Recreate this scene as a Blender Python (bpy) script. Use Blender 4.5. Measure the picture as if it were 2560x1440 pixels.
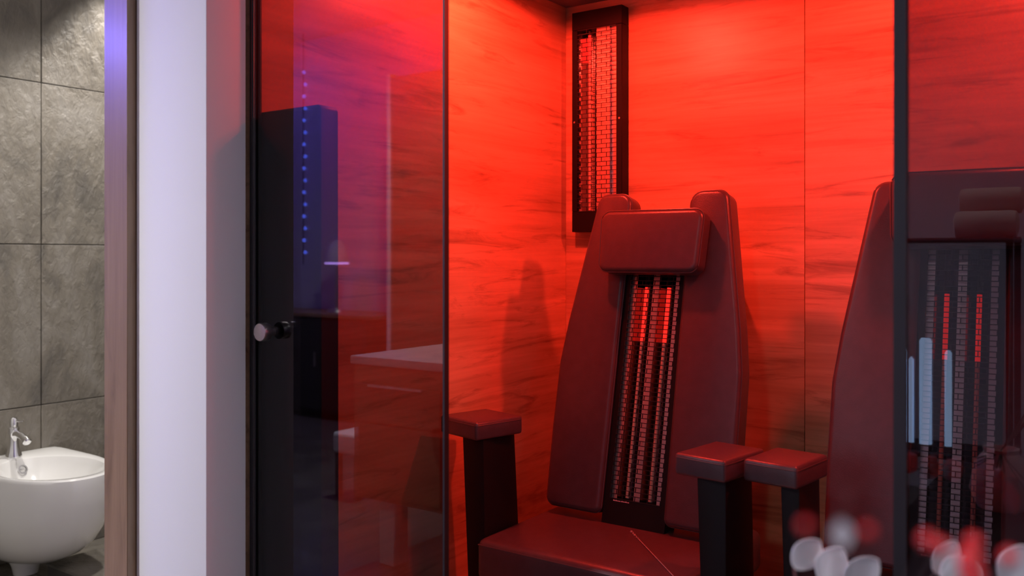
import bpy, bmesh, math, random
from mathutils import Vector, Matrix
random.seed(7)
SC = bpy.context.scene
COL = SC.collection
for o in list(bpy.data.objects):
    bpy.data.objects.remove(o)

# ------------------------------------------------------------------ camera
F_PX = 2234.0
CAM_H = 1.11
YAW = math.atan(1570 / F_PX)
cam = bpy.data.cameras.new('camera')
cam.sensor_fit = 'HORIZONTAL'
cam.sensor_width = 36.0
cam.lens = F_PX / 2560 * 36.0
cam.shift_y = -79 / 2560
cam.clip_start = 0.02
cam.dof.use_dof = True
cam.dof.focus_distance = 2.2
cam.dof.aperture_fstop = 3.4
cam_o = bpy.data.objects.new('camera', cam)
cam_o.location = (0, 0, CAM_H)
cam_o.rotation_euler = (math.pi / 2, 0, YAW)
COL.objects.link(cam_o)
SC.camera = cam_o

# ------------------------------------------------------------------ world, exposure
w = bpy.data.worlds.new('world')
w.use_nodes = True
w.node_tree.nodes['Background'].inputs[0].default_value = (0.05, 0.055, 0.07, 1)
w.node_tree.nodes['Background'].inputs[1].default_value = 0.3
SC.world = w
SC.view_settings.view_transform = 'Standard'
SC.view_settings.look = 'None'
SC.view_settings.exposure = 0.0
SC.view_settings.gamma = 1.0
SC.view_settings.use_curve_mapping = False
SC.cycles.use_denoising = True
SC.cycles.transparent_max_bounces = 24
SC.cycles.max_bounces = 10

# ------------------------------------------------------------------ geometry of the place (metres)
X_LEFT = -1.467          # cabin left wall face
Y_BACK = 2.38            # cabin back wall face
Y_GLASS = 1.18           # cabin front glass
Z_CEIL = 1.886           # cabin ceiling
X_RIGHT = 0.36           # cabin right wall face
Y_WALL = 1.066           # lounge-side face of the front wall
X_TILE = -3.35           # bathroom tiled wall face
Z_ROOM = 2.75
X_LOUNGE = -5.6
Y_LOUNGE = -2.3

def light(name, kind, loc, energy, color, rot=(0, 0, 0), **kw):
    l = bpy.data.lights.new(name, kind)
    l.energy = energy
    l.color = color
    for k, v in kw.items():
        setattr(l, k, v)
    o = bpy.data.objects.new(name, l)
    o.location = loc
    o.rotation_euler = rot
    COL.objects.link(o)
    return o

RED = (1.0, 0.042, 0.024)
CABIN_LAMPS = [(-1.22, 1.74), (-0.17, 1.92)]
CABIN_W = [52, 56]
LOUNGE_LAMPS = [(-2.90, -0.95), (-0.15, -1.3), (1.3, 0.2)]
LOUNGE_W = [640, 56, 80]
BATH_LAMPS = [(-3.12, 2.10), (-2.35, 1.62)]
BATH_W = [80, 85]
BLUE = (0.22, 0.18, 1.0)

# ------------------------------------------------------------------ materials
def nodes(name):
    m = bpy.data.materials.new(name)
    m.use_nodes = True
    nt = m.node_tree
    return m, nt, nt.nodes['Principled BSDF']

def principled(name, color, rough=0.5, metal=0.0, bump=0.0, bscale=200.0, coat=0.0, var=0.0, vscale=6.0, spec=0.5):
    m, nt, b = nodes(name)
    b.inputs['Base Color'].default_value = (*color, 1)
    b.inputs['Roughness'].default_value = rough
    b.inputs['Metallic'].default_value = metal
    b.inputs['Coat Weight'].default_value = coat
    b.inputs['Coat Roughness'].default_value = 0.15
    b.inputs['Specular IOR Level'].default_value = spec
    tc = nt.nodes.new('ShaderNodeTexCoord')
    if var > 0:
        n = nt.nodes.new('ShaderNodeTexNoise')
        n.inputs['Scale'].default_value = vscale
        n.inputs['Detail'].default_value = 6
        nt.links.new(tc.outputs['Object'], n.inputs['Vector'])
        r = nt.nodes.new('ShaderNodeValToRGB')
        r.color_ramp.elements[0].position = 0.3
        r.color_ramp.elements[1].position = 0.7
        r.color_ramp.elements[0].color = (*[c * (1 - var) for c in color], 1)
        r.color_ramp.elements[1].color = (*[min(1, c * (1 + var)) for c in color], 1)
        nt.links.new(n.outputs['Fac'], r.inputs['Fac'])
        nt.links.new(r.outputs['Color'], b.inputs['Base Color'])
    if bump > 0:
        n2 = nt.nodes.new('ShaderNodeTexNoise')
        n2.inputs['Scale'].default_value = bscale
        n2.inputs['Detail'].default_value = 5
        nt.links.new(tc.outputs['Object'], n2.inputs['Vector'])
        bp = nt.nodes.new('ShaderNodeBump')
        bp.inputs['Strength'].default_value = bump
        bp.inputs['Distance'].default_value = 0.002
        nt.links.new(n2.outputs['Fac'], bp.inputs['Height'])
        nt.links.new(bp.outputs['Normal'], b.inputs['Normal'])
    return m

def emit(name, color, strength):
    m, nt, b = nodes(name)
    b.inputs['Base Color'].default_value = (*color, 1)
    b.inputs['Emission Color'].default_value = (*color, 1)
    b.inputs['Emission Strength'].default_value = strength
    return m

def wood(name, grain_axis, light_c, dark_c, rough=0.38, streak=0.75, coat=0.0, shift=0.0, fine=60.0):
    """Long grain along grain_axis (0 x, 1 y, 2 z), tone bands and dark knotty streaks."""
    m, nt, b = nodes(name)
    L = nt.links
    tc = nt.nodes.new('ShaderNodeTexCoord')
    def mapped(along, across, off):
        mp = nt.nodes.new('ShaderNodeMapping')
        sc = [across] * 3
        sc[grain_axis] = along
        mp.inputs['Scale'].default_value = sc
        mp.inputs['Location'].default_value = (off, off * 1.7, off * 0.6)
        L.new(tc.outputs['Object'], mp.inputs['Vector'])
        return mp
    def noise(mp, scale, detail, dist=0.0, rough_=0.6):
        n = nt.nodes.new('ShaderNodeTexNoise')
        n.inputs['Scale'].default_value = scale
        n.inputs['Detail'].default_value = detail
        n.inputs['Distortion'].default_value = dist
        n.inputs['Roughness'].default_value = rough_
        L.new(mp.outputs['Vector'], n.inputs['Vector'])
        return n
    def ramp(p0, c0, p1, c1):
        r = nt.nodes.new('ShaderNodeValToRGB')
        r.color_ramp.elements[0].position = p0
        r.color_ramp.elements[0].color = (*c0, 1)
        r.color_ramp.elements[1].position = p1
        r.color_ramp.elements[1].color = (*c1, 1)
        return r
    def mult(a, c, fac):
        mx = nt.nodes.new('ShaderNodeMix')
        mx.data_type = 'RGBA'
        mx.blend_type = 'MULTIPLY'
        mx.inputs['Factor'].default_value = fac
        L.new(a, mx.inputs['A'])
        L.new(c, mx.inputs['B'])
        return mx.outputs['Result']
    n1 = noise(mapped(0.55, 5.5, 3 + shift), 1.6, 7, 0.5)
    r1 = ramp(0.32, dark_c, 0.66, light_c)
    L.new(n1.outputs['Fac'], r1.inputs['Fac'])
    n2 = noise(mapped(1.6, fine, 11 + shift), 1.4, 4, 0.15)
    r2 = ramp(0.3, (0.72, 0.70, 0.68), 0.62, (1, 1, 1))
    L.new(n2.outputs['Fac'], r2.inputs['Fac'])
    n3 = noise(mapped(1.6, 13.0, 27 + shift), 1.5, 8, 1.1, 0.66)
    r3 = ramp(0.30, (0.34, 0.28, 0.24), 0.46, (1, 1, 1))
    L.new(n3.outputs['Fac'], r3.inputs['Fac'])
    c = mult(r1.outputs['Color'], r2.outputs['Color'], 0.6)
    c = mult(c, r3.outputs['Color'], streak)
    L.new(c, b.inputs['Base Color'])
    b.inputs['Roughness'].default_value = rough
    b.inputs['Coat Weight'].default_value = coat
    b.inputs['Coat Roughness'].default_value = 0.22
    bp = nt.nodes.new('ShaderNodeBump')
    bp.inputs['Strength'].default_value = 0.12
    bp.inputs['Distance'].default_value = 0.002
    L.new(n2.outputs['Fac'], bp.inputs['Height'])
    L.new(bp.outputs['Normal'], b.inputs['Normal'])
    return m

def slate(name, base, shift=0.0, rough=0.40, bump=0.85):
    m, nt, b = nodes(name)
    L = nt.links
    tc = nt.nodes.new('ShaderNodeTexCoord')
    mp = nt.nodes.new('ShaderNodeMapping')
    mp.inputs['Location'].default_value = (shift, shift * 2.1, shift * 0.7)
    mp.inputs['Rotation'].default_value = (0.5, 0.2, 0.1)
    mp.inputs['Scale'].default_value = (1, 1.35, 0.75)
    L.new(tc.outputs['Object'], mp.inputs['Vector'])
    n1 = nt.nodes.new('ShaderNodeTexNoise')
    n1.inputs['Scale'].default_value = 4.2
    n1.inputs['Detail'].default_value = 10
    n1.inputs['Roughness'].default_value = 0.62
    n1.inputs['Distortion'].default_value = 0.7
    L.new(mp.outputs['Vector'], n1.inputs['Vector'])
    r = nt.nodes.new('ShaderNodeValToRGB')
    e = r.color_ramp.elements
    e[0].position = 0.28
    e[0].color = (*[c * 0.5 for c in base], 1)
    e[1].position = 0.72
    e[1].color = (*[c * 1.45 for c in base], 1)
    k = e.new(0.5)
    k.color = (base[0] * 1.02, base[1] * 0.98, base[2] * 0.9, 1)
    L.new(n1.outputs['Fac'], r.inputs['Fac'])
    L.new(r.outputs['Color'], b.inputs['Base Color'])
    n2 = nt.nodes.new('ShaderNodeTexNoise')
    n2.inputs['Scale'].default_value = 24
    n2.inputs['Detail'].default_value = 9
    n2.inputs['Roughness'].default_value = 0.62
    n2.inputs['Distortion'].default_value = 0.35
    L.new(mp.outputs['Vector'], n2.inputs['Vector'])
    bp = nt.nodes.new('ShaderNodeBump')
    bp.inputs['Strength'].default_value = bump
    bp.inputs['Distance'].default_value = 0.012
    L.new(n2.outputs['Fac'], bp.inputs['Height'])
    L.new(bp.outputs['Normal'], b.inputs['Normal'])
    b.inputs['Roughness'].default_value = rough
    return m

def pane_material(name, tint, r0):
    """Sheet glass: tinted see-through body with a symmetric Schlick reflection at each face."""
    m = bpy.data.materials.new(name)
    m.use_nodes = True
    nt = m.node_tree
    nt.nodes.clear()
    L = nt.links
    out = nt.nodes.new('ShaderNodeOutputMaterial')
    mix = nt.nodes.new('ShaderNodeMixShader')
    tr = nt.nodes.new('ShaderNodeBsdfTransparent')
    tr.inputs['Color'].default_value = (*tint, 1)
    gl = nt.nodes.new('ShaderNodeBsdfGlossy')
    gl.inputs['Roughness'].default_value = 0.0
    gl.inputs['Color'].default_value = (1, 1, 1, 1)
    lw = nt.nodes.new('ShaderNodeLayerWeight')
    lw.inputs['Blend'].default_value = 0.5
    p = nt.nodes.new('ShaderNodeMath'); p.operation = 'POWER'; p.inputs[1].default_value = 5
    a = nt.nodes.new('ShaderNodeMath'); a.operation = 'MULTIPLY_ADD'
    a.inputs[1].default_value = 1 - r0
    a.inputs[2].default_value = r0
    L.new(lw.outputs['Facing'], p.inputs[0])
    L.new(p.outputs[0], a.inputs[0])
    L.new(a.outputs[0], mix.inputs['Fac'])
    L.new(tr.outputs[0], mix.inputs[1])
    L.new(gl.outputs[0], mix.inputs[2])
    L.new(mix.outputs[0], out.inputs['Surface'])
    return m

M = {}
M['wood_x'] = wood('wood_wall_back', 0, (0.80, 0.50, 0.27), (0.50, 0.28, 0.13), rough=0.36)
M['wood_x2'] = wood('wood_wall_back_second', 0, (0.80, 0.50, 0.27), (0.50, 0.28, 0.13), rough=0.36, shift=5.3)
M['wood_y'] = wood('wood_wall_left', 1, (0.80, 0.50, 0.27), (0.50, 0.28, 0.13), rough=0.36, shift=2.2)
M['wood_casing'] = wood('wood_casing', 2, (0.30, 0.19, 0.11), (0.20, 0.12, 0.065), rough=0.34, streak=0.4, coat=0.35)
M['wood_cab'] = wood('wood_cabinet', 0, (0.36, 0.19, 0.09), (0.20, 0.09, 0.04), rough=0.4)
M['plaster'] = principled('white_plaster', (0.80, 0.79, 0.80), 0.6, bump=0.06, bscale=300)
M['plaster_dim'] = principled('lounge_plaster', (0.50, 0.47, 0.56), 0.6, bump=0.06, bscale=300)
M['ceil'] = principled('lounge_ceiling', (0.62, 0.61, 0.62), 0.7, bump=0.05, bscale=250)
M['cabin_ceil'] = principled('cabin_ceiling', (0.20, 0.18, 0.16), 0.55, var=0.1)
M['leather'] = principled('leather', (0.070, 0.046, 0.053), 0.31, bump=0.16, bscale=420, var=0.08, vscale=40)
M['leather_side'] = principled('leather_side', (0.060, 0.048, 0.054), 0.48, bump=0.22, bscale=420)
M['piping'] = principled('piping', (0.075, 0.055, 0.06), 0.35)
M['black'] = principled('black_metal', (0.0065, 0.006, 0.0065), 0.5, bump=0.05, bscale=500, spec=0.22)
M['blackpanel'] = principled('black_panel', (0.010, 0.009, 0.009), 0.5, bump=0.05, bscale=300)
M['wire'] = principled('grille_wire', (0.008, 0.007, 0.008), 0.45, var=0.1, vscale=90)
M['mirror'] = principled('polished_reflector', (0.62, 0.60, 0.60), 0.05, metal=1.0, bump=0.04, bscale=60)
M['dark_mirror'] = principled('dark_reflector', (0.20, 0.17, 0.17), 0.10, metal=1.0, bump=0.04, bscale=60)
M['flat_mirror'] = principled('satin_reflector', (0.90, 0.74, 0.66), 0.36, metal=1.0, bump=0.03, bscale=60)
M['red_glint'] = emit('red_reflection_glow', (1.0, 0.022, 0.014), 1.25)  # emission put in for red cabin light mirrored in the heater
M['quartz_off'] = principled('quartz_tube', (0.72, 0.46, 0.34), 0.25, bump=0.02)
M['chrome'] = principled('chrome', (0.86, 0.86, 0.87), 0.06, metal=1.0, var=0.02)
M['steel'] = principled('brushed_steel', (0.62, 0.58, 0.56), 0.28, metal=1.0, var=0.05, vscale=80)
M['ceramic'] = principled('white_ceramic', (0.80, 0.79, 0.77), 0.10, coat=0.6, var=0.01)
M['grout'] = principled('grout', (0.10, 0.09, 0.08), 0.8, var=0.1)
M['floor_dark'] = slate('floor_stone', (0.085, 0.075, 0.07), rough=0.3, bump=0.12)
M['tiles'] = [slate('slate_tile_%s' % 'abcdef'[i], (0.195, 0.180, 0.160), shift=3.7 * i) for i in range(6)]
M['glass'] = pane_material('tinted_glass', (0.465, 0.445, 0.475), 0.042)
M['seal'] = principled('black_seal', (0.012, 0.010, 0.012), 0.5, var=0.1)
M['white'] = principled('white_lacquer', (0.75, 0.74, 0.76), 0.3, var=0.02)
M['marble'] = principled('pale_stone_top', (0.74, 0.70, 0.70), 0.25, var=0.1, vscale=9)
M['print'] = principled('pale_print', (0.62, 0.50, 0.52), 0.5, var=0.05)
M['cord'] = principled('pale_cord', (0.40, 0.33, 0.34), 0.6, var=0.35, vscale=120)
M['red_lens'] = emit('red_lamp_lens', (1.0, 0.03, 0.02), 6.0)
M['white_lens'] = emit('white_lamp_lens', (1.0, 0.97, 0.93), 8.0)
M['blue_led'] = emit('blue_led', (0.20, 0.17, 1.0), 9.0)
M['blue_bulb'] = emit('blue_bulb', (0.10, 0.16, 1.0), 9.0)
M['violet_bulb'] = emit('violet_bulb', (0.55, 0.35, 1.0), 9.0)
M['tube_lamp'] = emit('frosted_tube_lamp', (0.45, 0.66, 1.0), 3.8)
M['towel'] = principled('towel', (0.62, 0.55, 0.50), 0.9, bump=0.6, bscale=350, var=0.08)
M['berry'] = principled('red_highlight', (0.85, 0.02, 0.02), 0.18, coat=0.6, var=0.06)  # blurred red highlights shaped as berries
M['stem'] = principled('dark_stem', (0.06, 0.05, 0.05), 0.5, var=0.2, vscale=30)

def leaf_mat():  # out-of-focus highlights given the shape of pale leaves
    m, nt, b = nodes('highlight_leaf')
    b.inputs['Base Color'].default_value = (0.74, 0.76, 0.78, 1)
    b.inputs['Roughness'].default_value = 0.32
    b.inputs['Alpha'].default_value = 0.96
    tc = nt.nodes.new('ShaderNodeTexCoord')
    n = nt.nodes.new('ShaderNodeTexNoise')
    n.inputs['Scale'].default_value = 90
    n.inputs['Detail'].default_value = 4
    nt.links.new(tc.outputs['Object'], n.inputs['Vector'])
    r = nt.nodes.new('ShaderNodeValToRGB')
    r.color_ramp.elements[0].color = (0.60, 0.62, 0.66, 1)
    r.color_ramp.elements[1].color = (0.86, 0.86, 0.86, 1)
    nt.links.new(n.outputs['Fac'], r.inputs['Fac'])
    nt.links.new(r.outputs['Color'], b.inputs['Base Color'])
    return m
M['leaf'] = leaf_mat()
M['highlight_rim'] = principled('highlight_rim', (0.92, 0.92, 0.92), 0.25, var=0.02)

# ------------------------------------------------------------------ helpers
def link_mesh(name, bm, mat, parent=None, smooth=False):
    me = bpy.data.meshes.new(name)
    bmesh.ops.recalc_face_normals(bm, faces=bm.faces)
    bm.to_mesh(me)
    bm.free()
    if isinstance(mat, (list, tuple)):
        for k in mat:
            me.materials.append(k)
    else:
        me.materials.append(mat)
    if smooth:
        for p in me.polygons:
            p.use_smooth = True
        try:
            me.set_sharp_from_angle(angle=math.radians(38))
        except Exception:
            pass
    o = bpy.data.objects.new(name, me)
    COL.objects.link(o)
    o.parent = parent
    return o

def add_box(bm, lo, hi, mtx=None):
    vs = []
    for z in (lo[2], hi[2]):
        for x, y in ((lo[0], lo[1]), (hi[0], lo[1]), (hi[0], hi[1]), (lo[0], hi[1])):
            v = Vector((x, y, z))
            vs.append(bm.verts.new(mtx @ v if mtx else v))
    for f in ((0, 3, 2, 1), (4, 5, 6, 7), (0, 1, 5, 4), (1, 2, 6, 5), (2, 3, 7, 6), (3, 0, 4, 7)):
        bm.faces.new([vs[i] for i in f])
    return vs

def box(name, lo, hi, mat, parent=None, bevel=0.0, segs=2, mtx=None):
    bm = bmesh.new()
    add_box(bm, lo, hi)
    if bevel > 0:
        bmesh.ops.bevel(bm, geom=bm.edges[:], offset=bevel, segments=segs, profile=0.5, affect='EDGES')
    if mtx:
        bmesh.ops.transform(bm, matrix=mtx, verts=bm.verts)
    return link_mesh(name, bm, mat, parent, bevel > 0)

def inset_poly(pts, d):
    n = len(pts)
    area = sum(pts[i - 1][0] * pts[i][1] - pts[i][0] * pts[i - 1][1] for i in range(n))
    sg = 1 if area > 0 else -1
    out = []
    for i in range(n):
        p = Vector(pts[i]); a = Vector(pts[i - 1]); b = Vector(pts[(i + 1) % n])
        e0 = (p - a).normalized(); e1 = (b - p).normalized()
        n0 = Vector((-e0.y, e0.x)) * sg; n1 = Vector((-e1.y, e1.x)) * sg
        m = (n0 + n1).normalized()
        out.append(p + m * (d / max(0.5, m.dot(n0))))
    return out

def prism(name, outline, depth0, depth1, mat, parent=None, bevel=0.0, segs=3, mtx=None, smooth=True, puff=0.0):
    """outline in (u, v); extruded along n from depth0 to depth1 with rounded rims; mtx maps (u, v, n) to local."""
    bm = bmesh.new()
    levels = []
    if bevel > 0:
        for k in range(segs + 1):
            q = math.pi / 2 * k / segs
            levels.append((bevel * (1 - math.sin(q)), depth0 + bevel * (1 - math.cos(q))))
        for k in range(segs + 1):
            q = math.pi / 2 * k / segs
            levels.append((bevel * (1 - math.cos(q)), depth1 - bevel * (1 - math.sin(q))))
        if puff > 0:
            levels.append((bevel + 0.010, depth1 + puff * 0.6))
            levels.append((bevel + 0.022, depth1 + puff))
    else:
        levels = [(0.0, depth0), (0.0, depth1)]
    rings = []
    for ins, dep in levels:
        rings.append([bm.verts.new((p[0], p[1], dep)) for p in (inset_poly(outline, ins) if ins > 0 else [Vector(p) for p in outline])])
    n = len(outline)
    bm.faces.new(rings[0])
    bm.faces.new(list(reversed(rings[-1])))
    for A, B in zip(rings, rings[1:]):
        for i in range(n):
            bm.faces.new((A[i], B[i], B[(i + 1) % n], A[(i + 1) % n]))
    if mtx:
        bmesh.ops.transform(bm, matrix=mtx, verts=bm.verts)
    return link_mesh(name, bm, mat, parent, smooth)

def round_poly(pts, radii, seg=6):
    out = []
    n = len(pts)
    for i in range(n):
        p = Vector(pts[i]); a = Vector(pts[i - 1]); b = Vector(pts[(i + 1) % n])
        r = radii[i] if isinstance(radii, (list, tuple)) else radii
        da = (a - p).normalized(); db = (b - p).normalized()
        ang = da.angle(db)
        if r <= 1e-6 or ang > math.radians(176):
            out.append(tuple(p)); continue
        t = min(r / math.tan(ang / 2), (a - p).length * 0.49, (b - p).length * 0.49)
        rr = t * math.tan(ang / 2)
        bis = (da + db).normalized()
        cen = p + bis * (rr / math.sin(ang / 2))
        v0 = (p + da * t) - cen; v1 = (p + db * t) - cen
        a0 = math.atan2(v0.y, v0.x); a1 = math.atan2(v1.y, v1.x)
        dl = (a1 - a0 + math.pi) % (2 * math.pi) - math.pi
        for k in range(seg + 1):
            q = a0 + dl * k / seg
            out.append((cen.x + rr * math.cos(q), cen.y + rr * math.sin(q)))
    return out

def lathe(name, prof, mat, parent=None, seg=28, mtx=None, smooth=True):
    bm = bmesh.new()
    rings = []
    for r, z in prof:
        if r < 1e-6:
            rings.append([bm.verts.new((0, 0, z))])
        else:
            rings.append([bm.verts.new((r * math.cos(2 * math.pi * i / seg), r * math.sin(2 * math.pi * i / seg), z)) for i in range(seg)])
    for a, b in zip(rings, rings[1:]):
        for i in range(seg):
            j = (i + 1) % seg
            if len(a) == 1 and len(b) > 1:
                bm.faces.new((a[0], b[i], b[j]))
            elif len(b) == 1 and len(a) > 1:
                bm.faces.new((a[i], b[0], a[j]))
            elif len(a) > 1:
                bm.faces.new((a[i], b[i], b[j], a[j]))
    if mtx:
        bmesh.ops.transform(bm, matrix=mtx, verts=bm.verts)
    return link_mesh(name, bm, mat, parent, smooth)

def add_tube(bm, pts, r, seg=8, closed=False, caps=True):
    pts = [Vector(p) for p in pts]
    n = len(pts)
    rings = []
    for i, p in enumerate(pts):
        if closed:
            d = pts[(i + 1) % n] - pts[i - 1]
        else:
            d = pts[min(i + 1, n - 1)] - pts[max(i - 1, 0)]
        d.normalize()
        up = Vector((0, 0, 1)) if abs(d.z) < 0.9 else Vector((1, 0, 0))
        a = d.cross(up).normalized(); b = d.cross(a).normalized()
        rr = r[i] if isinstance(r, (list, tuple)) else r
        rings.append([bm.verts.new(p + a * rr * math.cos(2 * math.pi * k / seg) + b * rr * math.sin(2 * math.pi * k / seg)) for k in range(seg)])
    m = n if closed else n - 1
    for i in range(m):
        A = rings[i]; B = rings[(i + 1) % n]
        for k in range(seg):
            bm.faces.new((A[k], A[(k + 1) % seg], B[(k + 1) % seg], B[k]))
    if not closed and caps:
        bm.faces.new(list(reversed(rings[0])))
        bm.faces.new(rings[-1])

def tube(name, pts, r, mat, parent=None, seg=8, closed=False):
    bm = bmesh.new()
    add_tube(bm, pts, r, seg, closed)
    return link_mesh(name, bm, mat, parent, True)

def tag(o, label, cat, group=None):
    o['label'] = label
    o['category'] = cat
    if group:
        o['group'] = group
    return o

def thing(name, label, cat, loc=(0, 0, 0), group=None, rot=(0, 0, 0)):
    o = bpy.data.objects.new(name, None)
    o.empty_display_size = 0.05
    COL.objects.link(o)
    o.location = loc
    o.rotation_euler = rot
    return tag(o, label, cat, group)

def struct(o, label=None):
    o['kind'] = 'structure'
    if label:
        o['label'] = label
    return o

def copy_part(o, parent):
    c = o.copy()
    COL.objects.link(c)
    c.parent = parent
    for ch in [k for k in o.children]:
        copy_part(ch, c)
    return c

# ------------------------------------------------------------------ structure: cabin
T = 0.03
def s_empty(name, label):
    e = bpy.data.objects.new(name, None)
    COL.objects.link(e)
    return struct(e, label)

wb = s_empty('wall_back', 'red lit wood grain back wall of the infrared cabin')
XS = -0.726
box('panel', (X_LEFT, Y_BACK, 0.0), (XS - 0.0008, Y_BACK + T, Z_CEIL), M['wood_x'], wb, 0.0006, 1)
box('panel', (XS + 0.0008, Y_BACK, 0.0), (X_RIGHT, Y_BACK + T, Z_CEIL), M['wood_x2'], wb, 0.0006, 1)
box('backing', (X_LEFT - T, Y_BACK + T, 0.0), (X_RIGHT + T, Y_BACK + T + 0.02, Z_CEIL), M['black'], wb)
wl = s_empty('wall_left', 'red lit wood grain side wall left of the first infrared seat')
box('panel', (X_LEFT - T, Y_GLASS, 0.0), (X_LEFT, Y_BACK, Z_CEIL), M['wood_y'], wl)
wr = s_empty('wall_right', 'wood side wall at the right end of the infrared cabin')
box('panel', (X_RIGHT, Y_GLASS, 0.0), (X_RIGHT + T, Y_BACK, Z_CEIL), M['wood_y'], wr)
struct(box('ceiling', (X_LEFT - T, Y_GLASS - 0.012, Z_CEIL), (X_RIGHT + T, Y_BACK + 0.05, Z_CEIL + 0.04), M['cabin_ceil']), 'dim flat ceiling of the infrared cabin')
cf = s_empty('floor_cabin', 'dark wooden floor boards inside the infrared cabin')
x = X_LEFT
while x < X_RIGHT - 0.01:
    x2 = min(x + 0.145, X_RIGHT)
    box('plank', (x + 0.001, Y_GLASS - 0.01, -0.02), (x2 - 0.001, Y_BACK, 0.0), M['wood_cab'], cf)
    x = x2

# ------------------------------------------------------------------ structure: front wall, doorway, bathroom, lounge
X_PIL = -1.70            # left end of the white wall face
X_CAS = -1.785           # left end of the casing
struct(box('wall_divider', (X_PIL, Y_WALL, 0.0), (X_LEFT, Y_GLASS - 0.02, Z_ROOM), M['plaster'], None, 0.003, 2), 'narrow white wall between bathroom doorway and infrared cabin')
struct(box('wall_partition', (X_PIL, Y_GLASS - 0.02, 0.0), (X_LEFT - T, 3.0, Z_ROOM), M['plaster']), 'partition wall between bathroom and infrared cabin')
struct(box('wall_front', (X_LOUNGE, Y_WALL, 0.0), (-2.62, Y_WALL + 0.10, Z_ROOM), M['plaster']), 'lounge wall left of the bathroom doorway')
struct(box('wall_lintel', (-2.62, Y_WALL, 2.12), (X_PIL, Y_WALL + 0.10, Z_ROOM), M['plaster']), 'wall above the bathroom doorway')
struct(box('wall_fascia', (X_LEFT, Y_GLASS - 0.02, Z_CEIL + 0.04), (2.2, Y_GLASS + 0.06, Z_ROOM), M['plaster']), 'white fascia above the glass front of the cabin')
struct(box('wall_end', (X_RIGHT + T, Y_GLASS - 0.02, 0.0), (2.2, Y_GLASS + 0.06, Z_CEIL + 0.04), M['plaster']), 'lounge wall right of the infrared cabin')
trim = s_empty('trim_1', 'wooden door casing of the bathroom doorway')
box('casing', (X_CAS, Y_WALL - 0.020, 0.0), (X_PIL, Y_WALL, 2.16), M['wood_casing'], trim, 0.0012, 1)
box('jamb', (X_PIL - 0.025, Y_WALL, 0.0), (X_PIL, Y_WALL + 0.114, 2.12), M['wood_casing'], trim)
box('casing', (-2.66, Y_WALL - 0.020, 0.0), (-2.575, Y_WALL, 2.16), M['wood_casing'], trim, 0.0012, 1)
box('jamb', (-2.62, Y_WALL, 0.0), (-2.597, Y_WALL + 0.10, 2.12), M['wood_casing'], trim)
box('casing_head', (-2.575, Y_WALL - 0.020, 2.08), (X_CAS, Y_WALL, 2.16), M['wood_casing'], trim)

# bathroom
bw = s_empty('wall_bathroom', 'slate tiled bathroom wall behind the bidet')
box('backing', (X_TILE - 0.05, Y_WALL + 0.10, 0.0), (X_TILE - 0.008, 3.02, 2.45), M['grout'], bw)
ys = [1.116, 1.716, 2.316, 2.916]
zs = [0.0, 0.557, 1.155, 1.757, 2.357]
G = 0.0016
k = 0
tile_mesh = {}
for i in range(3):
    for j in range(4):
        lo = (X_TILE - 0.008, max(ys[i] + G, Y_WALL + 0.11), zs[j] + G)
        hi = (X_TILE, ys[i + 1] - G, zs[j + 1] - G)
        t = box('tile', lo, hi, M['tiles'][(i * 5 + j * 2 + i * j) % 6], bw, 0.0012, 1)
        k += 1
struct(box('wall_bathroom_far', (X_TILE - 0.05, 3.0, 0.0), (X_PIL, 3.06, 2.45), M['tiles'][2]), 'far slate wall of the bathroom')
struct(box('ceiling_bathroom', (X_TILE - 0.05, Y_WALL + 0.10, 2.45), (X_PIL, 3.06, 2.50), M['ceil']), 'white bathroom ceiling')
bf = s_empty('floor_bathroom', 'dark stone tile floor of the bathroom')
yy = [Y_WALL - 0.0, 1.60, 2.20, 2.80, 3.06]
xx = [X_TILE - 0.05, -2.75, -2.15, X_PIL]
for i in range(3):
    for j in range(4):
        box('floor_tile', (xx[i] + G, yy[j] + G, -0.03), (xx[i + 1] - G, yy[j + 1] - G, 0.0), M['tiles'][(i + 2 * j) % 6], bf, 0.001, 1)
box('screed', (X_TILE - 0.05, Y_WALL, -0.05), (X_PIL, 3.06, -0.031), M['grout'], bf)

# lounge
struct(box('floor', (X_LOUNGE, Y_LOUNGE, -0.03), (2.2, Y_WALL, 0.0), M['floor_dark']), 'dark polished stone floor of the lounge')
struct(box('floor_threshold', (X_PIL, Y_WALL, -0.03), (2.2, Y_GLASS - 0.01, 0.0), M['floor_dark']), 'stone threshold in front of the cabin glass')
struct(box('ceiling_lounge', (X_LOUNGE, Y_LOUNGE, Z_ROOM), (2.2, Y_GLASS, Z_ROOM + 0.05), M['ceil']), 'flat lounge ceiling')
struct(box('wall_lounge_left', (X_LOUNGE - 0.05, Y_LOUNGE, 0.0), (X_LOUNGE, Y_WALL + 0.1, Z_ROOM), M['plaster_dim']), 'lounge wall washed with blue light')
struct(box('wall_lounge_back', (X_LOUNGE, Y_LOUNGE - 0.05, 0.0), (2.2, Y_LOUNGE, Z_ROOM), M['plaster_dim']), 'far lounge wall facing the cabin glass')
struct(box('wall_lounge_right', (2.2, Y_LOUNGE, 0.0), (2.25, Y_GLASS + 0.06, Z_ROOM), M['plaster_dim']), 'lounge wall at the right end')

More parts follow.
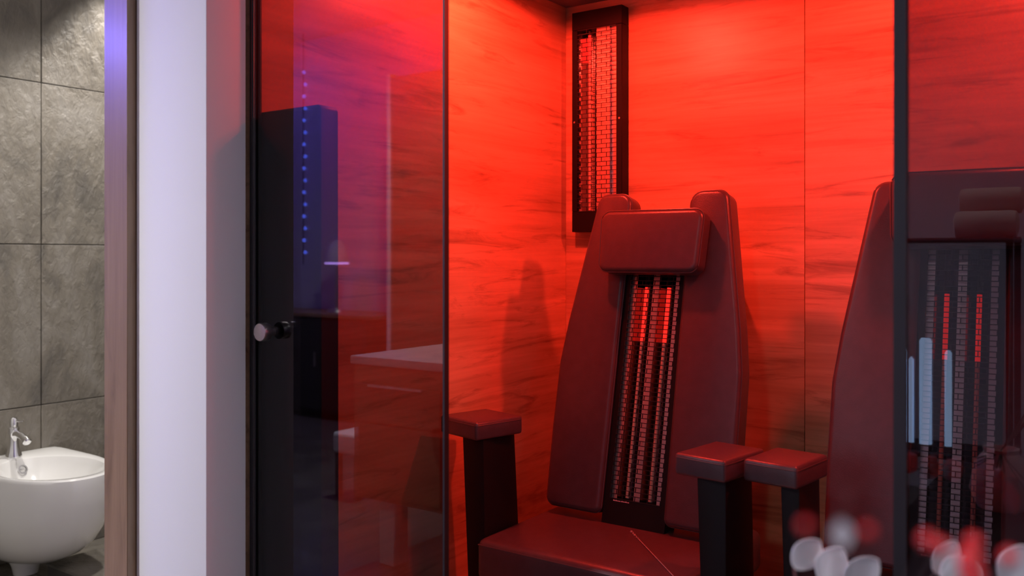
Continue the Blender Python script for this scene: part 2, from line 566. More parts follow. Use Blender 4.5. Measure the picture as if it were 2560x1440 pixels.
# ------------------------------------------------------------------ glass front
GT = 0.005
gp = thing('glass_panel', 'tinted fixed glass panel beside the white wall, with steel knob', 'glass panel', (X_LEFT, Y_GLASS, 0.0), 'glass front of the cabin')
LW = 0.502
box('pane', (0.012, -GT, 0.012), (LW - 0.004, GT, Z_CEIL - 0.012), M['glass'], gp)
box('edge_strip', (LW - 0.004, -GT - 0.001, 0.012), (LW, GT + 0.001, Z_CEIL - 0.012), M['seal'], gp)
pr = box('wall_profile', (0.0005, -0.012, 0.0), (0.006, 0.014, Z_CEIL - 0.001), M['seal'], gp)
box('steel_line', (0.006, -0.0085, 0.0), (0.0095, 0.008, Z_CEIL - 0.002), M['steel'], pr)
box('gasket', (0.0095, -0.0065, 0.0), (0.012, 0.007, Z_CEIL - 0.002), M['seal'], gp)
KX = -1.404 - X_LEFT
mk = Matrix.Translation((KX, -GT, 0.962)) @ Matrix.Rotation(math.pi / 2, 4, 'X')
kn = lathe('knob', [(0, 0), (0.009, 0), (0.009, 0.012), (0.0165, 0.014), (0.0178, 0.017), (0.0178, 0.031), (0.0168, 0.0335), (0, 0.0338)], M['steel'], gp, 32, mk)
kn['label'] = 'round brushed steel door knob'

gp2 = thing('glass_panel', 'tinted glass panel in front of the right seat, black edge seal', 'glass panel', (-0.249, Y_GLASS, 0.0), 'glass front of the cabin')
box('pane', (0.015, -GT, 0.012), (X_RIGHT + 0.249 - 0.002, GT, Z_CEIL - 0.012), M['glass'], gp2)
box('edge_seal', (0.0, -GT - 0.003, 0.012), (0.015, GT + 0.003, Z_CEIL - 0.012), M['seal'], gp2)
box('floor_profile', (0.010, -0.009, 0.0), (X_RIGHT + 0.249 - 0.002, 0.009, 0.012), M['seal'], gp2)
box('floor_profile', (0.012, -0.009, 0.0), (LW, 0.009, 0.012), M['seal'], gp)

# ------------------------------------------------------------------ infrared heater (shared by seats and wall)
def grille_mesh(width, height, pitch, wire, cell):
    bm = bmesh.new()
    n = int(round(height / pitch))
    for i in range(n + 1):
        z = i * pitch
        add_box(bm, (-width / 2, z - wire / 2, -wire / 2), (width / 2, z + wire / 2, wire / 2))
        if i < n:
            nx = int(width / cell) + 2
            off = (i % 2) * cell / 2
            for j in range(-nx // 2, nx // 2 + 1):
                u = j * cell + off
                if abs(u) < width / 2:
                    add_box(bm, (u - wire / 2, z + wire / 2, -wire / 2), (u + wire / 2, z + pitch - wire / 2, wire / 2))
    return bm

def trough(u0, u1, dep, n=14):
    c, a = (u0 + u1) / 2, (u1 - u0) / 2
    return [(c + a * (-1 + 2 * i / n), -dep * (1 - (-1 + 2 * i / n) ** 2)) for i in range(n + 1)]

def build_heater(parent, mtx, half, height, pitch, profile, tubes, trough_mat):
    """mtx maps (u, v, n) with n to the viewer; v from 0 to height. profile: (u, n) from left to right."""
    bm = bmesh.new()
    a = [bm.verts.new((u, 0, n - 0.006)) for u, n in profile]
    b = [bm.verts.new((u, height, n - 0.006)) for u, n in profile]
    for i in range(len(profile) - 1):
        f = bm.faces.new((a[i], a[i + 1], b[i + 1], b[i]))
        f.material_index = 1 if abs(profile[i][1] - profile[i + 1][1]) < 1e-5 else 0
    bmesh.ops.transform(bm, matrix=mtx, verts=bm.verts)
    rf = link_mesh('reflector', bm, [trough_mat, M['flat_mirror']], parent, True)
    for (c, n, v0, v1) in tubes:
        e = tube('heating_tube', [mtx @ Vector((c, 0.004, n)), mtx @ Vector((c, v0, n))], 0.0046, M['quartz_off'], parent, 12)
        tube('reflection_glow', [mtx @ Vector((c, v0, n)), mtx @ Vector((c, v1, n))], 0.0050, M['red_glint'], e, 12)  # painted reflection of the red lamps, not a heating glow
        tube('end_cap', [mtx @ Vector((c, v1, n)), mtx @ Vector((c, height - 0.002, n))], 0.0062, M['black'], e, 12)
    bm = grille_mesh(half * 2, height, pitch, 0.0018, 0.034)
    bmesh.ops.transform(bm, matrix=mtx @ Matrix.Translation((0, 0, 0.004)), verts=bm.verts)
    g = link_mesh('wire_grille', bm, M['wire'], parent)
    return rf

# ------------------------------------------------------------------ infrared seats
M_SLOPE = 0.211
TILT = math.atan(M_SLOPE)

def seat(xc, label, head_v, arms, arm_labels, name='infrared_seat'):
    oy = 1.95
    t = thing(name, label, 'seat', (xc, oy, 0.0), 'infrared seats along the back wall')
    # back plane: (u, v, n) -> local
    ev = Vector((0, math.sin(TILT), math.cos(TILT)))
    en = Vector((0, -math.cos(TILT), math.sin(TILT)))
    o = Vector((0, 1.932 - oy, 0.469))
    mtx = Matrix(((1, ev.x, en.x, o.x), (0, ev.y, en.y, o.y), (0, ev.z, en.z, o.z), (0, 0, 0, 1)))
    for s in (-1, 1):
        pts = [(s * 0.086, 0.004), (s * 0.246, 0.004), (s * 0.250, 0.20), (s * 0.249, 0.375), (s * 0.236, 0.482), (s * 0.180, 0.826), (s * 0.082, 0.826)]
        if s < 0:
            pts = list(reversed(pts))
            rad = [0.034, 0.030, 0.2, 0.2, 0.2, 0.024, 0.018]
        else:
            rad = [0.018, 0.024, 0.2, 0.2, 0.2, 0.030, 0.034]
        outl = round_poly(pts, rad)
        wg = prism('backrest_wing', outl, -0.068, 0.0, M['leather'], t, 0.011, 4, mtx)
        ring = [mtx @ Vector((u, v, -0.0100)) for u, v in outl]
        tube('piping', ring, 0.0016, M['piping'], wg, 6, True)
    # heater housing between the wings: frame around the grille
    hz0, hz1, half = 0.046, 0.690, 0.0685
    for nm, lo, hi in (('housing_bottom', (-0.085, -0.03, -0.06), (0.085, hz0, -0.016)),
                       ('housing_top', (-0.085, hz1, -0.06), (0.085, 0.78, -0.016)),
                       ('housing_side', (-0.085, hz0, -0.06), (-half, hz1, -0.016)),
                       ('housing_side', (half, hz0, -0.06), (0.085, hz1, -0.016)),
                       ('housing_back', (-0.085, -0.03, -0.072), (0.085, 0.78, -0.0605))):
        box(nm, lo, hi, M['black'], t, 0, 2, mtx)
    hm = mtx @ Matrix.Translation((0, hz0, -0.020))
    prof = [(-half, 0.0), (-0.054, 0.0)] + trough(-0.0535, -0.0085, 0.026) + [(-0.008, 0.0), (0.008, 0.0)] + trough(0.0085, 0.0535, 0.026) + [(0.054, 0.0), (half, 0.0)]
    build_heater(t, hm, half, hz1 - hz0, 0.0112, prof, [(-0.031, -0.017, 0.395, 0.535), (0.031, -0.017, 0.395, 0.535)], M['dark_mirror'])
    # small print under the grille
    bm = bmesh.new()
    u = -0.058
    for q, wd in enumerate([3, 2, 3, 2, 2, 3, 0, 2, 2, 3, 2, 3, 2, 3]):
        if wd:
            hgt = 0.0030 if q in (0, 2, 8, 11) else 0.0022
            add_box(bm, (u, 0.040, -0.0165), (u + wd * 0.0010, 0.040 + hgt, -0.0155))
        u += wd * 0.0010 + 0.0009
    bmesh.ops.transform(bm, matrix=mtx, verts=bm.verts)
    pr_ = link_mesh('printed_mark', bm, M['print'], t)
    pr_['label'] = 'small pale lettering under the heater grille'
    # back shell to the wall
    box('back_shell', (-0.17, 0.02, 0.06), (0.17, 0.78, 0.074), M['black'], t, 0, 2, mtx @ Matrix.Scale(-1, 4, (0, 0, 1)))
    box('wall_bracket', (-0.10, 2.20 - oy, 0.95), (0.10, Y_BACK - oy - 0.0005, 1.05), M['black'], t)
    # headrest
    hw = 0.141
    outl = round_poly([(-hw + 0.006, head_v), (hw - 0.004, head_v), (hw + 0.002, head_v + 0.160), (-hw - 0.002, head_v + 0.160)], 0.026)
    hr = prism('headrest', [(u + 0.006, v) for u, v in outl], 0.002, 0.058, M['leather'], t, 0.013, 5, mtx, True, 0.0)
    tube('piping', [mtx @ Vector((u + 0.006, v, 0.050)) for u, v in outl], 0.0016, M['piping'], hr, 6, True)
    # seat cushion and base
    cush = box('seat_cushion', (-0.262, 1.660 - oy, 0.350), (0.262, 2.12 - oy, 0.450), M['leather'], t, 0.020, 4)
    tube('seam', [(-0.255, 1.6625 - oy, 0.437), (0.255, 1.6625 - oy, 0.437)], 0.0018, M['piping'], cush, 6)
    box('seat_base', (-0.245, 1.70 - oy, 0.001), (0.245, 2.10 - oy, 0.352), M['black'], t, 0.006, 2)
    # armrests: pad on a tapered post, splayed pads
    for (px0, px1, y0, y1, q0, q1, rz) in arms:
        cx, cy = (px0 + px1) / 2, (y0 + y1) / 2
        R = Matrix.Translation((cx - xc, cy - oy, 0)) @ Matrix.Rotation(rz, 4, 'Z')
        hx, hy = (px1 - px0) / 2, (y1 - y0) / 2
        pad = box('armrest_pad', (-hx, -hy, 0.676), (hx, hy, 0.720), M['leather'], t, 0.0075, 3, R)
        loop = round_poly([(-hx, -hy), (hx, -hy), (hx, hy), (-hx, hy)], 0.010, 4)
        tube('seam', [R @ Vector((u * 0.999, v * 0.999, 0.7115)) for u, v in loop], 0.0013, M['piping'], pad, 6, True)
        bm = bmesh.new()
        top = [(q0, y0 + 0.012), (q1, y0 + 0.012), (q1, y1 - 0.005), (q0, y1 - 0.005)]
        bot = [(q0 + 0.010, y0 + 0.040), (q1 - 0.010, y0 + 0.040), (q1 - 0.010, y1 + 0.060), (q0 + 0.010, y1 + 0.060)]
        va = [bm.verts.new((x_ - xc, y_ - oy, 0.677)) for x_, y_ in top]
        vb = [bm.verts.new((x_ - xc, y_ - oy, 0.001)) for x_, y_ in bot]
        bm.faces.new(va); bm.faces.new(list(reversed(vb)))
        for i in range(4):
            bm.faces.new((va[i], vb[i], vb[(i + 1) % 4], va[(i + 1) % 4]))
        bmesh.ops.bevel(bm, geom=bm.edges[:], offset=0.003, segments=2, profile=0.5, affect='EDGES')
        link_mesh('armrest_post', bm, M['black'], t, True)
    return t

# arms: pad x0, x1, y0, y1, post x0, x1, pad turn
S1 = seat(-1.010, 'dark leather infrared seat below the corner heater, fully visible through the opening', 0.604,
          [(-1.396, -1.252, 1.680, 1.826, -1.335, -1.272, -0.25), (-0.748, -0.634, 1.632, 1.790, -0.712, -0.652, -0.15)], None)
S2 = seat(-0.305, 'dark leather infrared seat mostly behind the right glass panel', 0.668,
          [(-0.620, -0.510, 1.662, 1.806, -0.556, -0.520, -0.12), (-0.080, 0.035, 1.660, 1.805, -0.045, 0.015, 0.02)], None)

# thin pale cord lying on the first seat
bm = bmesh.new()
p0 = Vector((-1.000, 1.918, 0.4522)); p1 = Vector((-0.785, 1.695, 0.4522))
n = 60
rng = random.Random(3)
pts = []
for i in range(n + 1):
    s = i / n
    wob = 0.0035 * max(0, 1 - s * 3.2) * math.sin(i * 2.4)
    pts.append(p0.lerp(p1, s) + Vector((wob, wob * 0.8, 0.0)))
add_tube(bm, pts, 0.0009, 6)
cord = link_mesh('cord', bm, M['cord'], None, True)
tag(cord, 'thin pale cord lying diagonally across the red lit seat cushion', 'cord')

# ------------------------------------------------------------------ corner wall heater
wh = thing('wall_heater', 'tall black framed infrared heater in the corner above the seat', 'heater', (-1.333, Y_BACK, 1.184), 'infrared heaters of the cabin')
hwid, hhei = 0.086, 0.668
whalf = 0.066
FB = 0.043
my = Matrix(((1, 0, 0, 0), (0, 0, -1, 0), (0, 1, 0, 0), (0, 0, 0, 1)))   # (u, v, n) -> (u, -n, v)
wz0, wz1 = 0.062, hhei - 0.055
for nm, lo, hi in (('frame_rail', (-hwid, 0.0, 0.001), (hwid, wz0, FB)), ('frame_rail', (-hwid, wz1, 0.001), (hwid, hhei, FB)),
                   ('frame_stile', (-hwid, wz0, 0.001), (-whalf, wz1, FB)), ('frame_stile', (whalf, wz0, 0.001), (hwid, wz1, FB))):
    box(nm, lo, hi, M['black'], wh, 0.0015, 1, my)
prof = trough(-whalf, -0.006, 0.030) + [(-0.0055, 0.0), (0.040, 0.0), (0.041, -0.010), (whalf, -0.010)]
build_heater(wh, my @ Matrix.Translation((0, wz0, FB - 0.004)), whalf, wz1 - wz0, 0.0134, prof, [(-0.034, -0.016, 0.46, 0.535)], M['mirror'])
for sx in (-1, 1):
    lathe('screw', [(0, 0), (0.003, 0), (0.0028, 0.0012), (0, 0.0016)], M['steel'], wh, 12, Matrix.Translation((sx * (hwid - 0.009), -FB, hhei * 0.5)) @ Matrix.Rotation(math.pi / 2, 4, 'X'))

# ------------------------------------------------------------------ black front radiator behind the left glass
fr = thing('front_radiator', 'tall black front radiator column standing behind the left glass panel', 'radiator', (-1.385, 1.212, 0.0), 'infrared heaters of the cabin')
outl = round_poly([(-0.0815, 0.0), (0.098, 0.0), (0.095, 1.404), (-0.0815, 1.404)], [0, 0, 0.012, 0.001])
mfr = Matrix(((1, 0, 0, 0), (0, 0, 1, 0), (0, 1, 0, 0), (0, 0, 0, 1)))
prism('housing', outl, -0.016, 0.030, M['blackpanel'], fr, 0.003, 2, mfr)
bm = grille_mesh(0.12, 0.62, 0.0134, 0.0018, 0.021)
bmesh.ops.transform(bm, matrix=Matrix.Translation((0.008, 0.032, 0.60)) @ mfr, verts=bm.verts)
link_mesh('wire_grille', bm, M['steel'], fr)

# ------------------------------------------------------------------ lamps
def downlight(name, loc, lens, label, group, r=0.035):
    t = thing(name, label, 'lamp', loc, group)
    lathe('trim_ring', [(r + 0.012, -0.0002), (r + 0.012, -0.004), (r, -0.007), (r - 0.001, -0.003), (r - 0.001, -0.0002)], M['steel'], t, 28)
    lathe('lens', [(0, -0.0035), (r - 0.001, -0.003), (r - 0.001, -0.0002), (0, -0.0002)], lens, t, 28)
    return t

names = ['red ceiling downlight above the fully visible seat', 'red ceiling downlight above the right seat']
for (lx, ly), lb, e in zip(CABIN_LAMPS, names, CABIN_W):
    t = downlight('ceiling_downlight', (lx, ly, Z_CEIL), M['red_lens'], lb, 'red cabin downlights')
    l = light('red_light', 'SPOT', (0, 0, -0.02), e, RED, spot_size=math.radians(178), spot_blend=0.12, shadow_soft_size=0.035)
    l.parent = t
names = ['white lounge downlight in front of the white wall', 'white lounge downlight behind the viewer', 'added white fill light right of the cabin']  # third lamp is added to brighten the side face of the white wall
for (lx, ly), lb, e in zip(LOUNGE_LAMPS, names, LOUNGE_W):
    t = downlight('ceiling_downlight', (lx, ly, Z_ROOM), M['white_lens'], lb, 'white lounge downlights', 0.07)
    l = light('white_light', 'SPOT', (0, 0, -0.02), e, (0.95, 0.95, 1.0), spot_size=math.radians(160), spot_blend=0.8, shadow_soft_size=0.10)
    l.parent = t
names = ['white bathroom downlight close to the slate wall', 'white bathroom downlight over the bidet front']
sizes = [88, 130]
for (lx, ly), lb, e, sz in zip(BATH_LAMPS, names, BATH_W, sizes):
    t = downlight('ceiling_downlight', (lx, ly, 2.45), M['white_lens'], lb, 'white bathroom downlights', 0.05)
    l = light('white_light', 'SPOT', (0, 0, -0.02), e, (1.0, 0.95, 0.90), spot_size=math.radians(sz), spot_blend=0.35, shadow_soft_size=0.05)
    l.parent = t
ls = thing('led_strip', 'long blue light strip high on the lounge wall', 'led strip', (X_LOUNGE, -0.9, 2.50))
box('strip_channel', (0.0, -1.2, -0.02), (0.02, 1.2, 0.06), M['white'], ls)
box('diffuser', (0.0205, -1.2, -0.015), (0.034, 1.2, 0.055), M['blue_led'], ls)
l = light('blue_light', 'AREA', (0.06, 0, 0.02), 42, BLUE, rot=(0, math.radians(-70), 0), shape='RECTANGLE', size=0.06, size_y=2.4)
l.parent = ls

t = downlight('ceiling_downlight', (-4.7, -0.95, Z_ROOM), M['violet_bulb'], 'violet lounge downlight aimed at the far wall', None, 0.06)
l = light('violet_light', 'SPOT', (0, 0, -0.02), 150, (0.30, 0.10, 1.0), rot=(math.radians(-38), 0, 0), spot_size=math.radians(120), spot_blend=0.8, shadow_soft_size=0.08)
l.parent = t

# ------------------------------------------------------------------ bidet
bd = thing('bidet', 'white ceramic bidet against the slate bathroom wall', 'bidet', (X_TILE, 1.585, 0.0))
NB = 64
def d_ring(L, W, z, x0=0.0):
    """D-shaped outline: flat back on the wall, rounded front; ordered by angle."""
    pts = []
    for i in range(NB):
        a = 2 * math.pi * i / NB
        ca, sa = math.cos(a), math.sin(a)
        # superellipse towards the front, squarer towards the back
        ex = 2.15 if ca > 0 else 14.0
        cx = L * 0.42
        rx = (L - cx) if ca > 0 else cx
        f = (abs(ca) ** ex + abs(sa) ** ex) ** (-1 / ex) if ca <= 0 else (abs(ca) ** 2.15 + abs(sa) ** 2.15) ** (-1 / 2.15)
        pts.append((x0 + cx + rx * ca * f, W / 2 * sa * f, z))
    return pts
def e_ring(cx, rx, ry, z):
    return [(cx + rx * math.cos(2 * math.pi * i / NB), ry * math.sin(2 * math.pi * i / NB), z) for i in range(NB)]
HB = 0.395
rings = []
zz = [0.075, 0.085, 0.11, 0.15, 0.20, 0.26, 0.32, 0.36, 0.382]
for z in zz:
    q = (0.382 - z) / 0.315
    f = math.sqrt(max(0.0, 1 - (q * 0.985) ** 2.6))
    Lz = 0.22 + (0.565 - 0.22) * f
    Wz = 0.12 + (0.372 - 0.12) * f
    rings.append(d_ring(Lz, Wz, z, 0.001))
rings.append(d_ring(0.564, 0.371, 0.390, 0.001))
rings.append(d_ring(0.558, 0.366, HB, 0.001))
rings.append(e_ring(0.318, 0.222, 0.164, HB + 0.0005))
rings.append(e_ring(0.318, 0.212, 0.154, HB - 0.004))
rings.append(e_ring(0.316, 0.200, 0.144, HB - 0.025))
rings.append(e_ring(0.312, 0.172, 0.122, HB - 0.070))
rings.append(e_ring(0.308, 0.120, 0.085, HB - 0.105))
rings.append(e_ring(0.305, 0.040, 0.030, HB - 0.120))
bm = bmesh.new()
rv = [[bm.verts.new(p) for p in r] for r in rings]
for a, b in zip(rv, rv[1:]):
    for i in range(NB):
        bm.faces.new((a[i], a[(i + 1) % NB], b[(i + 1) % NB], b[i]))
bm.faces.new(rv[0]); bm.faces.new(list(reversed(rv[-1])))
body = link_mesh('basin', bm, M['ceramic'], bd, True)
# foot / trap cover
lathe('trap_cover', [(0.040, 0.0005), (0.046, 0.03), (0.060, 0.062), (0.066, 0.085), (0, 0.086)], M['ceramic'], bd, 24, Matrix.Translation((0.15, 0.0, 0.0)))
mo = Matrix.Translation((0.128, 0.0, HB - 0.036)) @ Matrix.Rotation(math.radians(68), 4, 'Y')
lathe('overflow_ring', [(0.011, 0.0), (0.016, 0.0), (0.016, 0.004), (0.011, 0.004)], M['chrome'], bd, 24, mo)
lathe('drain', [(0, 0.0), (0.020, 0.0), (0.020, 0.004), (0, 0.005)], M['chrome'], bd, 24, Matrix.Translation((0.305, 0, HB - 0.1205)))
fa = thing('faucet', 'chrome bidet faucet with short spout standing on the bidet rim', 'faucet', (X_TILE + 0.066, 1.585, HB + 0.0006))
lathe('body', [(0, 0), (0.027, 0), (0.027, 0.006), (0.022, 0.02), (0.016, 0.050), (0.0155, 0.075), (0.019, 0.085), (0.019, 0.104), (0.014, 0.108), (0, 0.108)], M['chrome'], fa, 28)
sp = tube('spout', [(0.0, 0, 0.082), (0.03, 0, 0.086), (0.062, 0, 0.080), (0.086, 0, 0.070)], [0.013, 0.0125, 0.012, 0.0125], M['chrome'], fa, 16)
lathe('aerator', [(0, -0.004), (0.0145, -0.004), (0.0150, 0.010), (0.011, 0.014), (0, 0.014)], M['chrome'], sp, 20, Matrix.Translation((0.086, 0, 0.070)) @ Matrix.Rotation(math.radians(125), 4, 'Y'))
lv = lathe('lever_cap', [(0, 0.108), (0.0135, 0.108), (0.0145, 0.118), (0.0135, 0.136), (0.010, 0.141), (0, 0.142)], M['chrome'], fa, 24)
tube('lever', [(0.0, 0, 0.128), (0.030, 0.006, 0.131), (0.048, 0.010, 0.132)], [0.005, 0.004, 0.0035], M['chrome'], lv, 12)

# low step beside the bidet
st = thing('shower_step', 'low slate tiled step on the bathroom floor beside the bidet', 'step', (-3.097, 1.602, 0.0))
box('step_core', (0.004, 0.004, 0.0005), (0.62, 1.30, 0.040), M['grout'], st)
for j in range(2):
    box('tile', (0.0, 0.0 + j * 0.652, 0.0402), (0.625, 0.65 + j * 0.652, 0.050), M['tiles'][(j + 3) % 6], st, 0.0015, 1)

# ------------------------------------------------------------------ lounge furniture (seen in the glass)
cb = thing('counter_cabinet', 'dark wood counter with pale stone top mirrored in the left glass', 'cabinet', (-2.35, 0.03, 0.0))
box('body', (0.01, -0.80, 0.24), (0.86, -0.01, 0.720), M['wood_cab'], cb, 0.002, 1)
box('worktop', (0.0, -0.82, 0.7205), (0.88, 0.0, 0.750), M['marble'], cb, 0.003, 2)
for j in range(2):
    d = box('drawer', (0.025 + j * 0.42, -0.0095, 0.52), (0.425 + j * 0.42, 0.004, 0.655), M['wood_cab'], cb, 0.002, 1)
    box('drawer_pull', (0.10 + j * 0.42, 0.0045, 0.647), (0.35 + j * 0.42, 0.014, 0.655), M['steel'], d)
    box('door', (0.025 + j * 0.42, -0.0095, 0.26), (0.425 + j * 0.42, 0.004, 0.512), M['wood_cab'], cb, 0.002, 1)
for fx in (0.10, 0.70):
    for fy in (-0.72, -0.12):
        box('foot', (fx, fy, 0.0005), (fx + 0.075, fy + 0.075, 0.2395), M['white'], cb, 0.004, 1)
wd = thing('wardrobe', 'tall wooden wardrobe with pale edge mirrored in the left glass', 'wardrobe', (-3.92, -1.84, 0.0))
box('carcass', (0.03, -0.44, 0.0005), (1.10, -0.02, 2.25), M['wood_cab'], wd)
box('edge_profile', (0.0, -0.44, 0.0005), (0.0295, 0.0, 2.27), M['white'], wd, 0.002, 1)
for j in range(2):
    d = box('door', (0.035 + j * 0.53, -0.0195, 0.06), (0.56 + j * 0.53, 0.0, 2.24), M['wood_cab'], wd, 0.002, 1)
    box('door_handle', (0.52 + j * 0.06, 0.0005, 0.95), (0.535 + j * 0.06, 0.02, 1.15), M['steel'], d)
sl = thing('stool', 'small white padded stool mirrored low in the left glass', 'stool', (-2.98, -0.64, 0.0))
box('cushion', (-0.085, -0.085, 0.20), (0.085, 0.085, 0.30), M['white'], sl, 0.02, 3)
for sx in (-1, 1):
    for sy in (-1, 1):
        box('leg', (sx * 0.06 - 0.012, sy * 0.06 - 0.012, 0.0005), (sx * 0.06 + 0.012, sy * 0.06 + 0.012, 0.201), M['stem'], sl)
lg = thing('light_string', 'hanging string of tiny blue lights mirrored in the left glass', 'light string', (-5.03, -2.14, 2.50))
tube('wire', [(0, 0, 0.25), (0, 0, -1.45)], 0.004, M['black'], lg, 6)
bmesh_ball = None
for i in range(16):
    z = -0.04 - i * 0.088
    big = i < 2
    if bmesh_ball is None:
        bmesh_ball = lathe('bulb', [(0, -0.014), (0.009, -0.010), (0.012, 0), (0.009, 0.010), (0, 0.014)], M['blue_bulb'], lg, 10)
        bb = bmesh_ball
    else:
        bb = bmesh_ball.copy(); COL.objects.link(bb)
    bb.location = (0.014, 0.006 * (-1) ** i, z)
tl = thing('table_lamp', 'small violet table lamp mirrored in the left glass', 'lamp', (-4.62, -2.08, 0.72))
lathe('base', [(0, 0), (0.07, 0), (0.065, 0.015), (0.012, 0.03), (0.010, 0.34), (0, 0.34)], M['steel'], tl, 20)
lathe('shade', [(0.05, 0.34), (0.085, 0.35), (0.065, 0.45), (0.03, 0.50), (0, 0.505)], M['plaster_dim'], tl, 24)
lathe('light_ring', [(0.062, 0.335), (0.084, 0.335), (0.084, 0.348), (0.062, 0.348)], M['violet_bulb'], tl, 24)
sb = thing('sideboard', 'low dark sideboard carrying the violet table lamp', 'cabinet', (-5.45, -2.28, 0.0))
box('body', (0.0, 0.0, 0.04), (1.35, 0.40, 0.695), M['black'], sb, 0.003, 1)
box('top', (-0.01, 0.0, 0.6955), (1.36, 0.41, 0.7195), M['wood_cab'], sb, 0.002, 1)
for j in range(3):
    d = box('door', (0.02 + j * 0.44, 0.4005, 0.07), (0.45 + j * 0.44, 0.412, 0.68), M['blackpanel'], sb)
    box('door_handle', (0.40 + j * 0.44, 0.4125, 0.36), (0.41 + j * 0.44, 0.425, 0.46), M['steel'], d)

# towel shelf with tube lamps (mirrored in the right glass)
rk = thing('towel_rack', 'slim dark towel rack mirrored in the right glass panel', 'rack', (-0.60, -1.20, 0.0))
for sx in (-0.24, 0.24):
    for sy in (-0.12, 0.12):
        box('upright', (sx - 0.01, sy - 0.01, 0.0005), (sx + 0.01, sy + 0.01, 1.18), M['black'], rk)
for zt in (0.40, 1.16):
    box('shelf', (-0.252, -0.132, zt), (0.252, 0.132, zt + 0.015), M['black'], rk)
tws = [(-0.44, -1.152, 1.2225, 'rolled beige towel on the rack shelf, nearest the glass'), (-0.455, -1.248, 1.2225, 'rolled beige towel on the rack shelf, behind the front roll'), (-0.43, -1.20, 1.3055, 'rolled beige towel lying on top of two others')]
tm = None
for (tx, ty, tz, lb) in tws:
    if tm is None:
        tm = lathe('rolled_towel', [(0, -0.10), (0.028, -0.10), (0.044, -0.094), (0.047, -0.08), (0.047, 0.08), (0.044, 0.094), (0.028, 0.10), (0, 0.10)], M['towel'], None, 24, Matrix.Rotation(math.pi / 2, 4, 'Y'))
        q = tm
    else:
        q = tm.copy(); COL.objects.link(q)
    q.location = (tx, ty, tz)
    tag(q, lb, 'towel', 'rolled towels on the rack')
tl_spec = [(-0.702, 0.007, 0.36, 'thin pale blue tube lamp at the outer end of the rack shelf'), (-0.680, 0.009, 0.33, 'slim pale blue tube lamp second from the rack end'),
           (-0.632, 0.021, 0.40, 'thickest pale blue tube lamp on the rack shelf'), (-0.558, 0.012, 0.36, 'pale blue tube lamp standing apart from the other three')]
for (tx, r_, h_, lb) in tl_spec:
    q = thing('tube_lamp', lb, 'lamp', (tx, -1.14, 0.4155), 'tube lamps on the rack')
    lathe('lamp_base', [(0, 0), (r_ + 0.004, 0), (r_ + 0.004, 0.02), (0, 0.0205)], M['steel'], q, 20)
    lathe('lamp_shade', [(0, 0.021), (r_, 0.021), (r_, h_ - 0.01), (r_ - 0.006, h_), (0, h_ + 0.001)], M['tube_lamp'], q, 20)

# ------------------------------------------------------------------ foreground: console with leaf and berry shapes for out-of-focus highlights
cs = thing('console_table', 'narrow dark console table below the leaf shaped highlights', 'table', (-0.19, 0.66, 0.0))
box('table_top', (-0.13, -0.33, 0.66), (0.17, 0.34, 0.69), M['black'], cs, 0.003, 1)
for sx in (-0.11, 0.13):
    for sy in (-0.30, 0.29):
        box('leg', (sx, sy, 0.0005), (sx + 0.025, sy + 0.025, 0.6605), M['black'], cs)

def leaf_mesh():
    """Almond leaf, 1 unit long along +y, lightly cupped, with thickness."""
    bm = bmesh.new()
    N = 14
    up, dn = [], []
    for side, z in ((up, 0.012), (dn, -0.012)):
        for i in range(N + 1):
            s = i / N
            wdt = 0.38 * math.sin(math.pi * min(1, s * 0.985 + 0.015)) ** 0.72
            row = []
            for k_ in (-1, -0.5, 0, 0.5, 1):
                row.append(bm.verts.new((wdt * k_, s - 0.5, z + 0.05 * (k_ * k_))))
            side.append(row)
    for i in range(N):
        for k_ in range(4):
            bm.faces.new((up[i][k_], up[i][k_ + 1], up[i + 1][k_ + 1], up[i + 1][k_]))
            bm.faces.new((dn[i][k_], dn[i + 1][k_], dn[i + 1][k_ + 1], dn[i][k_ + 1]))
        for k_ in (0, 4):
            bm.faces.new((up[i][k_], up[i + 1][k_], dn[i + 1][k_], dn[i][k_]))
    for i in (0, N):
        for k_ in range(4):
            bm.faces.new((up[i][k_], up[i][k_ + 1], dn[i][k_ + 1], dn[i][k_]))
    return bm

def rim_mesh():
    bm = bmesh.new()
    N = 22
    pts = []
    for i in range(N + 1):
        s = i / N
        pts.append((0.38 * math.sin(math.pi * min(1, s * 0.985 + 0.015)) ** 0.72, s - 0.5, 0.05))
    ring = pts + [(-a, b, c_) for a, b, c_ in reversed(pts[1:-1])]
    add_tube(bm, ring, 0.016, 6, True)
    return bm

sp1 = thing('highlight_spray', 'added leaf and berry shapes standing in for blurred highlights, in a vase, bottom right', 'decoration', (-0.19, 0.66, 0.6905))
base = Vector((-0.19, 0.66, 0.6905))
lathe('vase', [(0, 0), (0.035, 0), (0.048, 0.03), (0.040, 0.075), (0.026, 0.092), (0.028, 0.100), (0.022, 0.100), (0.020, 0.09), (0, 0.085)], M['white'], sp1, 28)
leaves = [  # x, y, z, length (m), lean (deg), turn (rad)
    (-0.2810, 0.9270, 0.8040, 0.0385, -42, 0.15),
    (-0.2538, 0.9217, 0.7994, 0.0404, -30, -0.2),
    (-0.2243, 0.9179, 0.7984, 0.0413, -48, 0.25),
    (-0.1608, 0.9870, 0.8074, 0.0386, -32, 0.3),
    (-0.1476, 0.9718, 0.8000, 0.0377, -45, -0.2),
    (-0.1417, 1.0004, 0.7897, 0.0423, 18, 0.1),
    (-0.1002, 0.9807, 0.8147, 0.0421, -35, 0.2),
    (-0.0948, 1.0090, 0.7953, 0.0386, -30, 0),
    (-0.0820, 0.3091, 1.0169, 0.0092, 10, 0.2),
]
lm = None
s_, c_ = math.sin(0.6126), math.cos(0.6126)      # camera yaw, so the highlight leaves face the camera
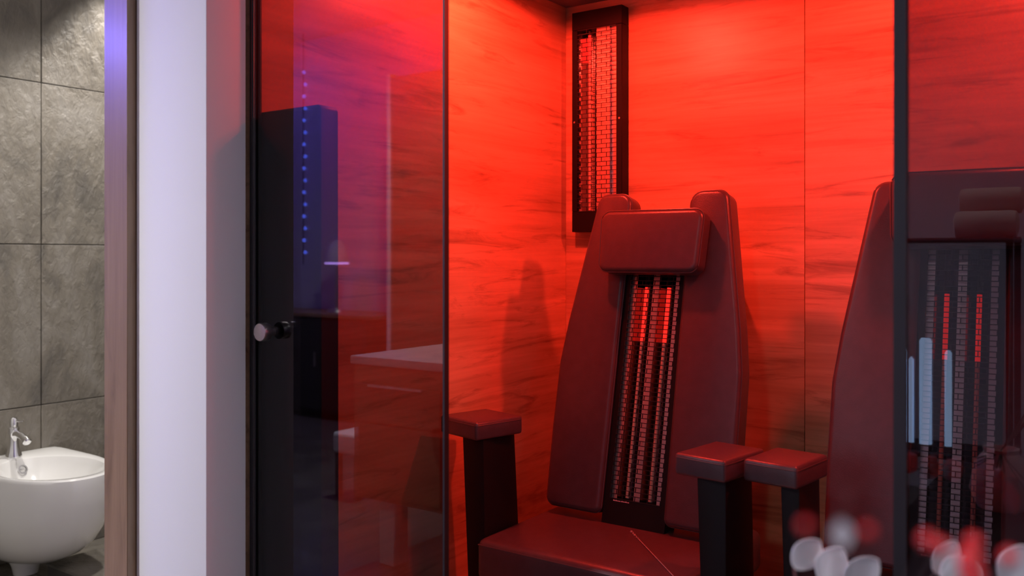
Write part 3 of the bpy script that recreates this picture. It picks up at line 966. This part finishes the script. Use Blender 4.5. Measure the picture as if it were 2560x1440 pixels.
right = Vector((c_, s_, 0)); fwd = Vector((-s_, c_, 0)); upv = Vector((0, 0, 1))
stem_top = base + Vector((0, 0, 0.095))
for (lx, ly, lz, size, ang, turn) in leaves:
    P = Vector((lx, ly, lz))
    a = math.radians(ang)
    ydir = (upv * math.cos(a) - right * math.sin(a)).normalized()
    zdir = (-fwd * math.cos(turn) + right * math.sin(turn) + upv * 0.25).normalized()
    xdir = ydir.cross(zdir).normalized()
    zdir = xdir.cross(ydir)
    R = Matrix((xdir, ydir, zdir)).transposed().to_4x4()
    if lm is None:
        lm = link_mesh('leaf', leaf_mesh(), M['leaf'], sp1, True)
        rm = link_mesh('highlight_rim', rim_mesh(), M['highlight_rim'], lm, True)
        q = lm
    else:
        q = lm.copy(); COL.objects.link(q)
        r2 = rm.copy(); COL.objects.link(r2); r2.parent = q
    q.matrix_local = Matrix.Translation(P - base) @ R @ Matrix.Scale(size, 4)
    foot = P - ydir * size * 0.5
    st_pts = []
    A = stem_top - base; B = foot - base
    ctrl = A.lerp(B, 0.5) - Vector((0, 0, 0.012))
    for i in range(9):
        s = i / 8
        st_pts.append(A * (1 - s) ** 2 + ctrl * 2 * s * (1 - s) + B * s ** 2)
    tube('stem', st_pts, 0.0011, M['stem'], sp1, 6)
berries = [  # x, y, z, radius (m); beads shaped for blurred red highlights
    (-0.0585, 0.3256, 1.0148, 0.00269),
    (-0.0584, 0.3501, 1.0064, 0.00272),
    (-0.0528, 0.3785, 0.9942, 0.00472),
    (-0.0518, 0.3792, 1.0012, 0.00335),
    (-0.0370, 0.3529, 1.0058, 0.00278),
    (-0.0674, 0.2826, 1.0270, 0.00181),
    (-0.0827, 0.2719, 1.0287, 0.00181),
    (-0.0520, 0.3790, 0.9884, 0.00457),
]
bmesh_b = None
for (bx_, by_, bz_, r_) in berries:
    P = Vector((bx_, by_, bz_))
    if bmesh_b is None:
        bmesh_b = lathe('berry', [(0, -1), (0.5, -0.87), (0.87, -0.5), (1, 0), (0.87, 0.5), (0.5, 0.87), (0, 1)], M['berry'], sp1, 20)
        q = bmesh_b
    else:
        q = bmesh_b.copy(); COL.objects.link(q)
    q.matrix_local = Matrix.Translation(P - base) @ Matrix.Scale(r_, 4)
    A = stem_top - base; B = P - base - Vector((0, 0, r_))
    ctrl = A.lerp(B, 0.5) - Vector((0, 0, 0.02))
    tube('stem', [A * (1 - i / 8) ** 2 + ctrl * 2 * (i / 8) * (1 - i / 8) + B * (i / 8) ** 2 for i in range(9)], 0.0009, M['stem'], sp1, 6)
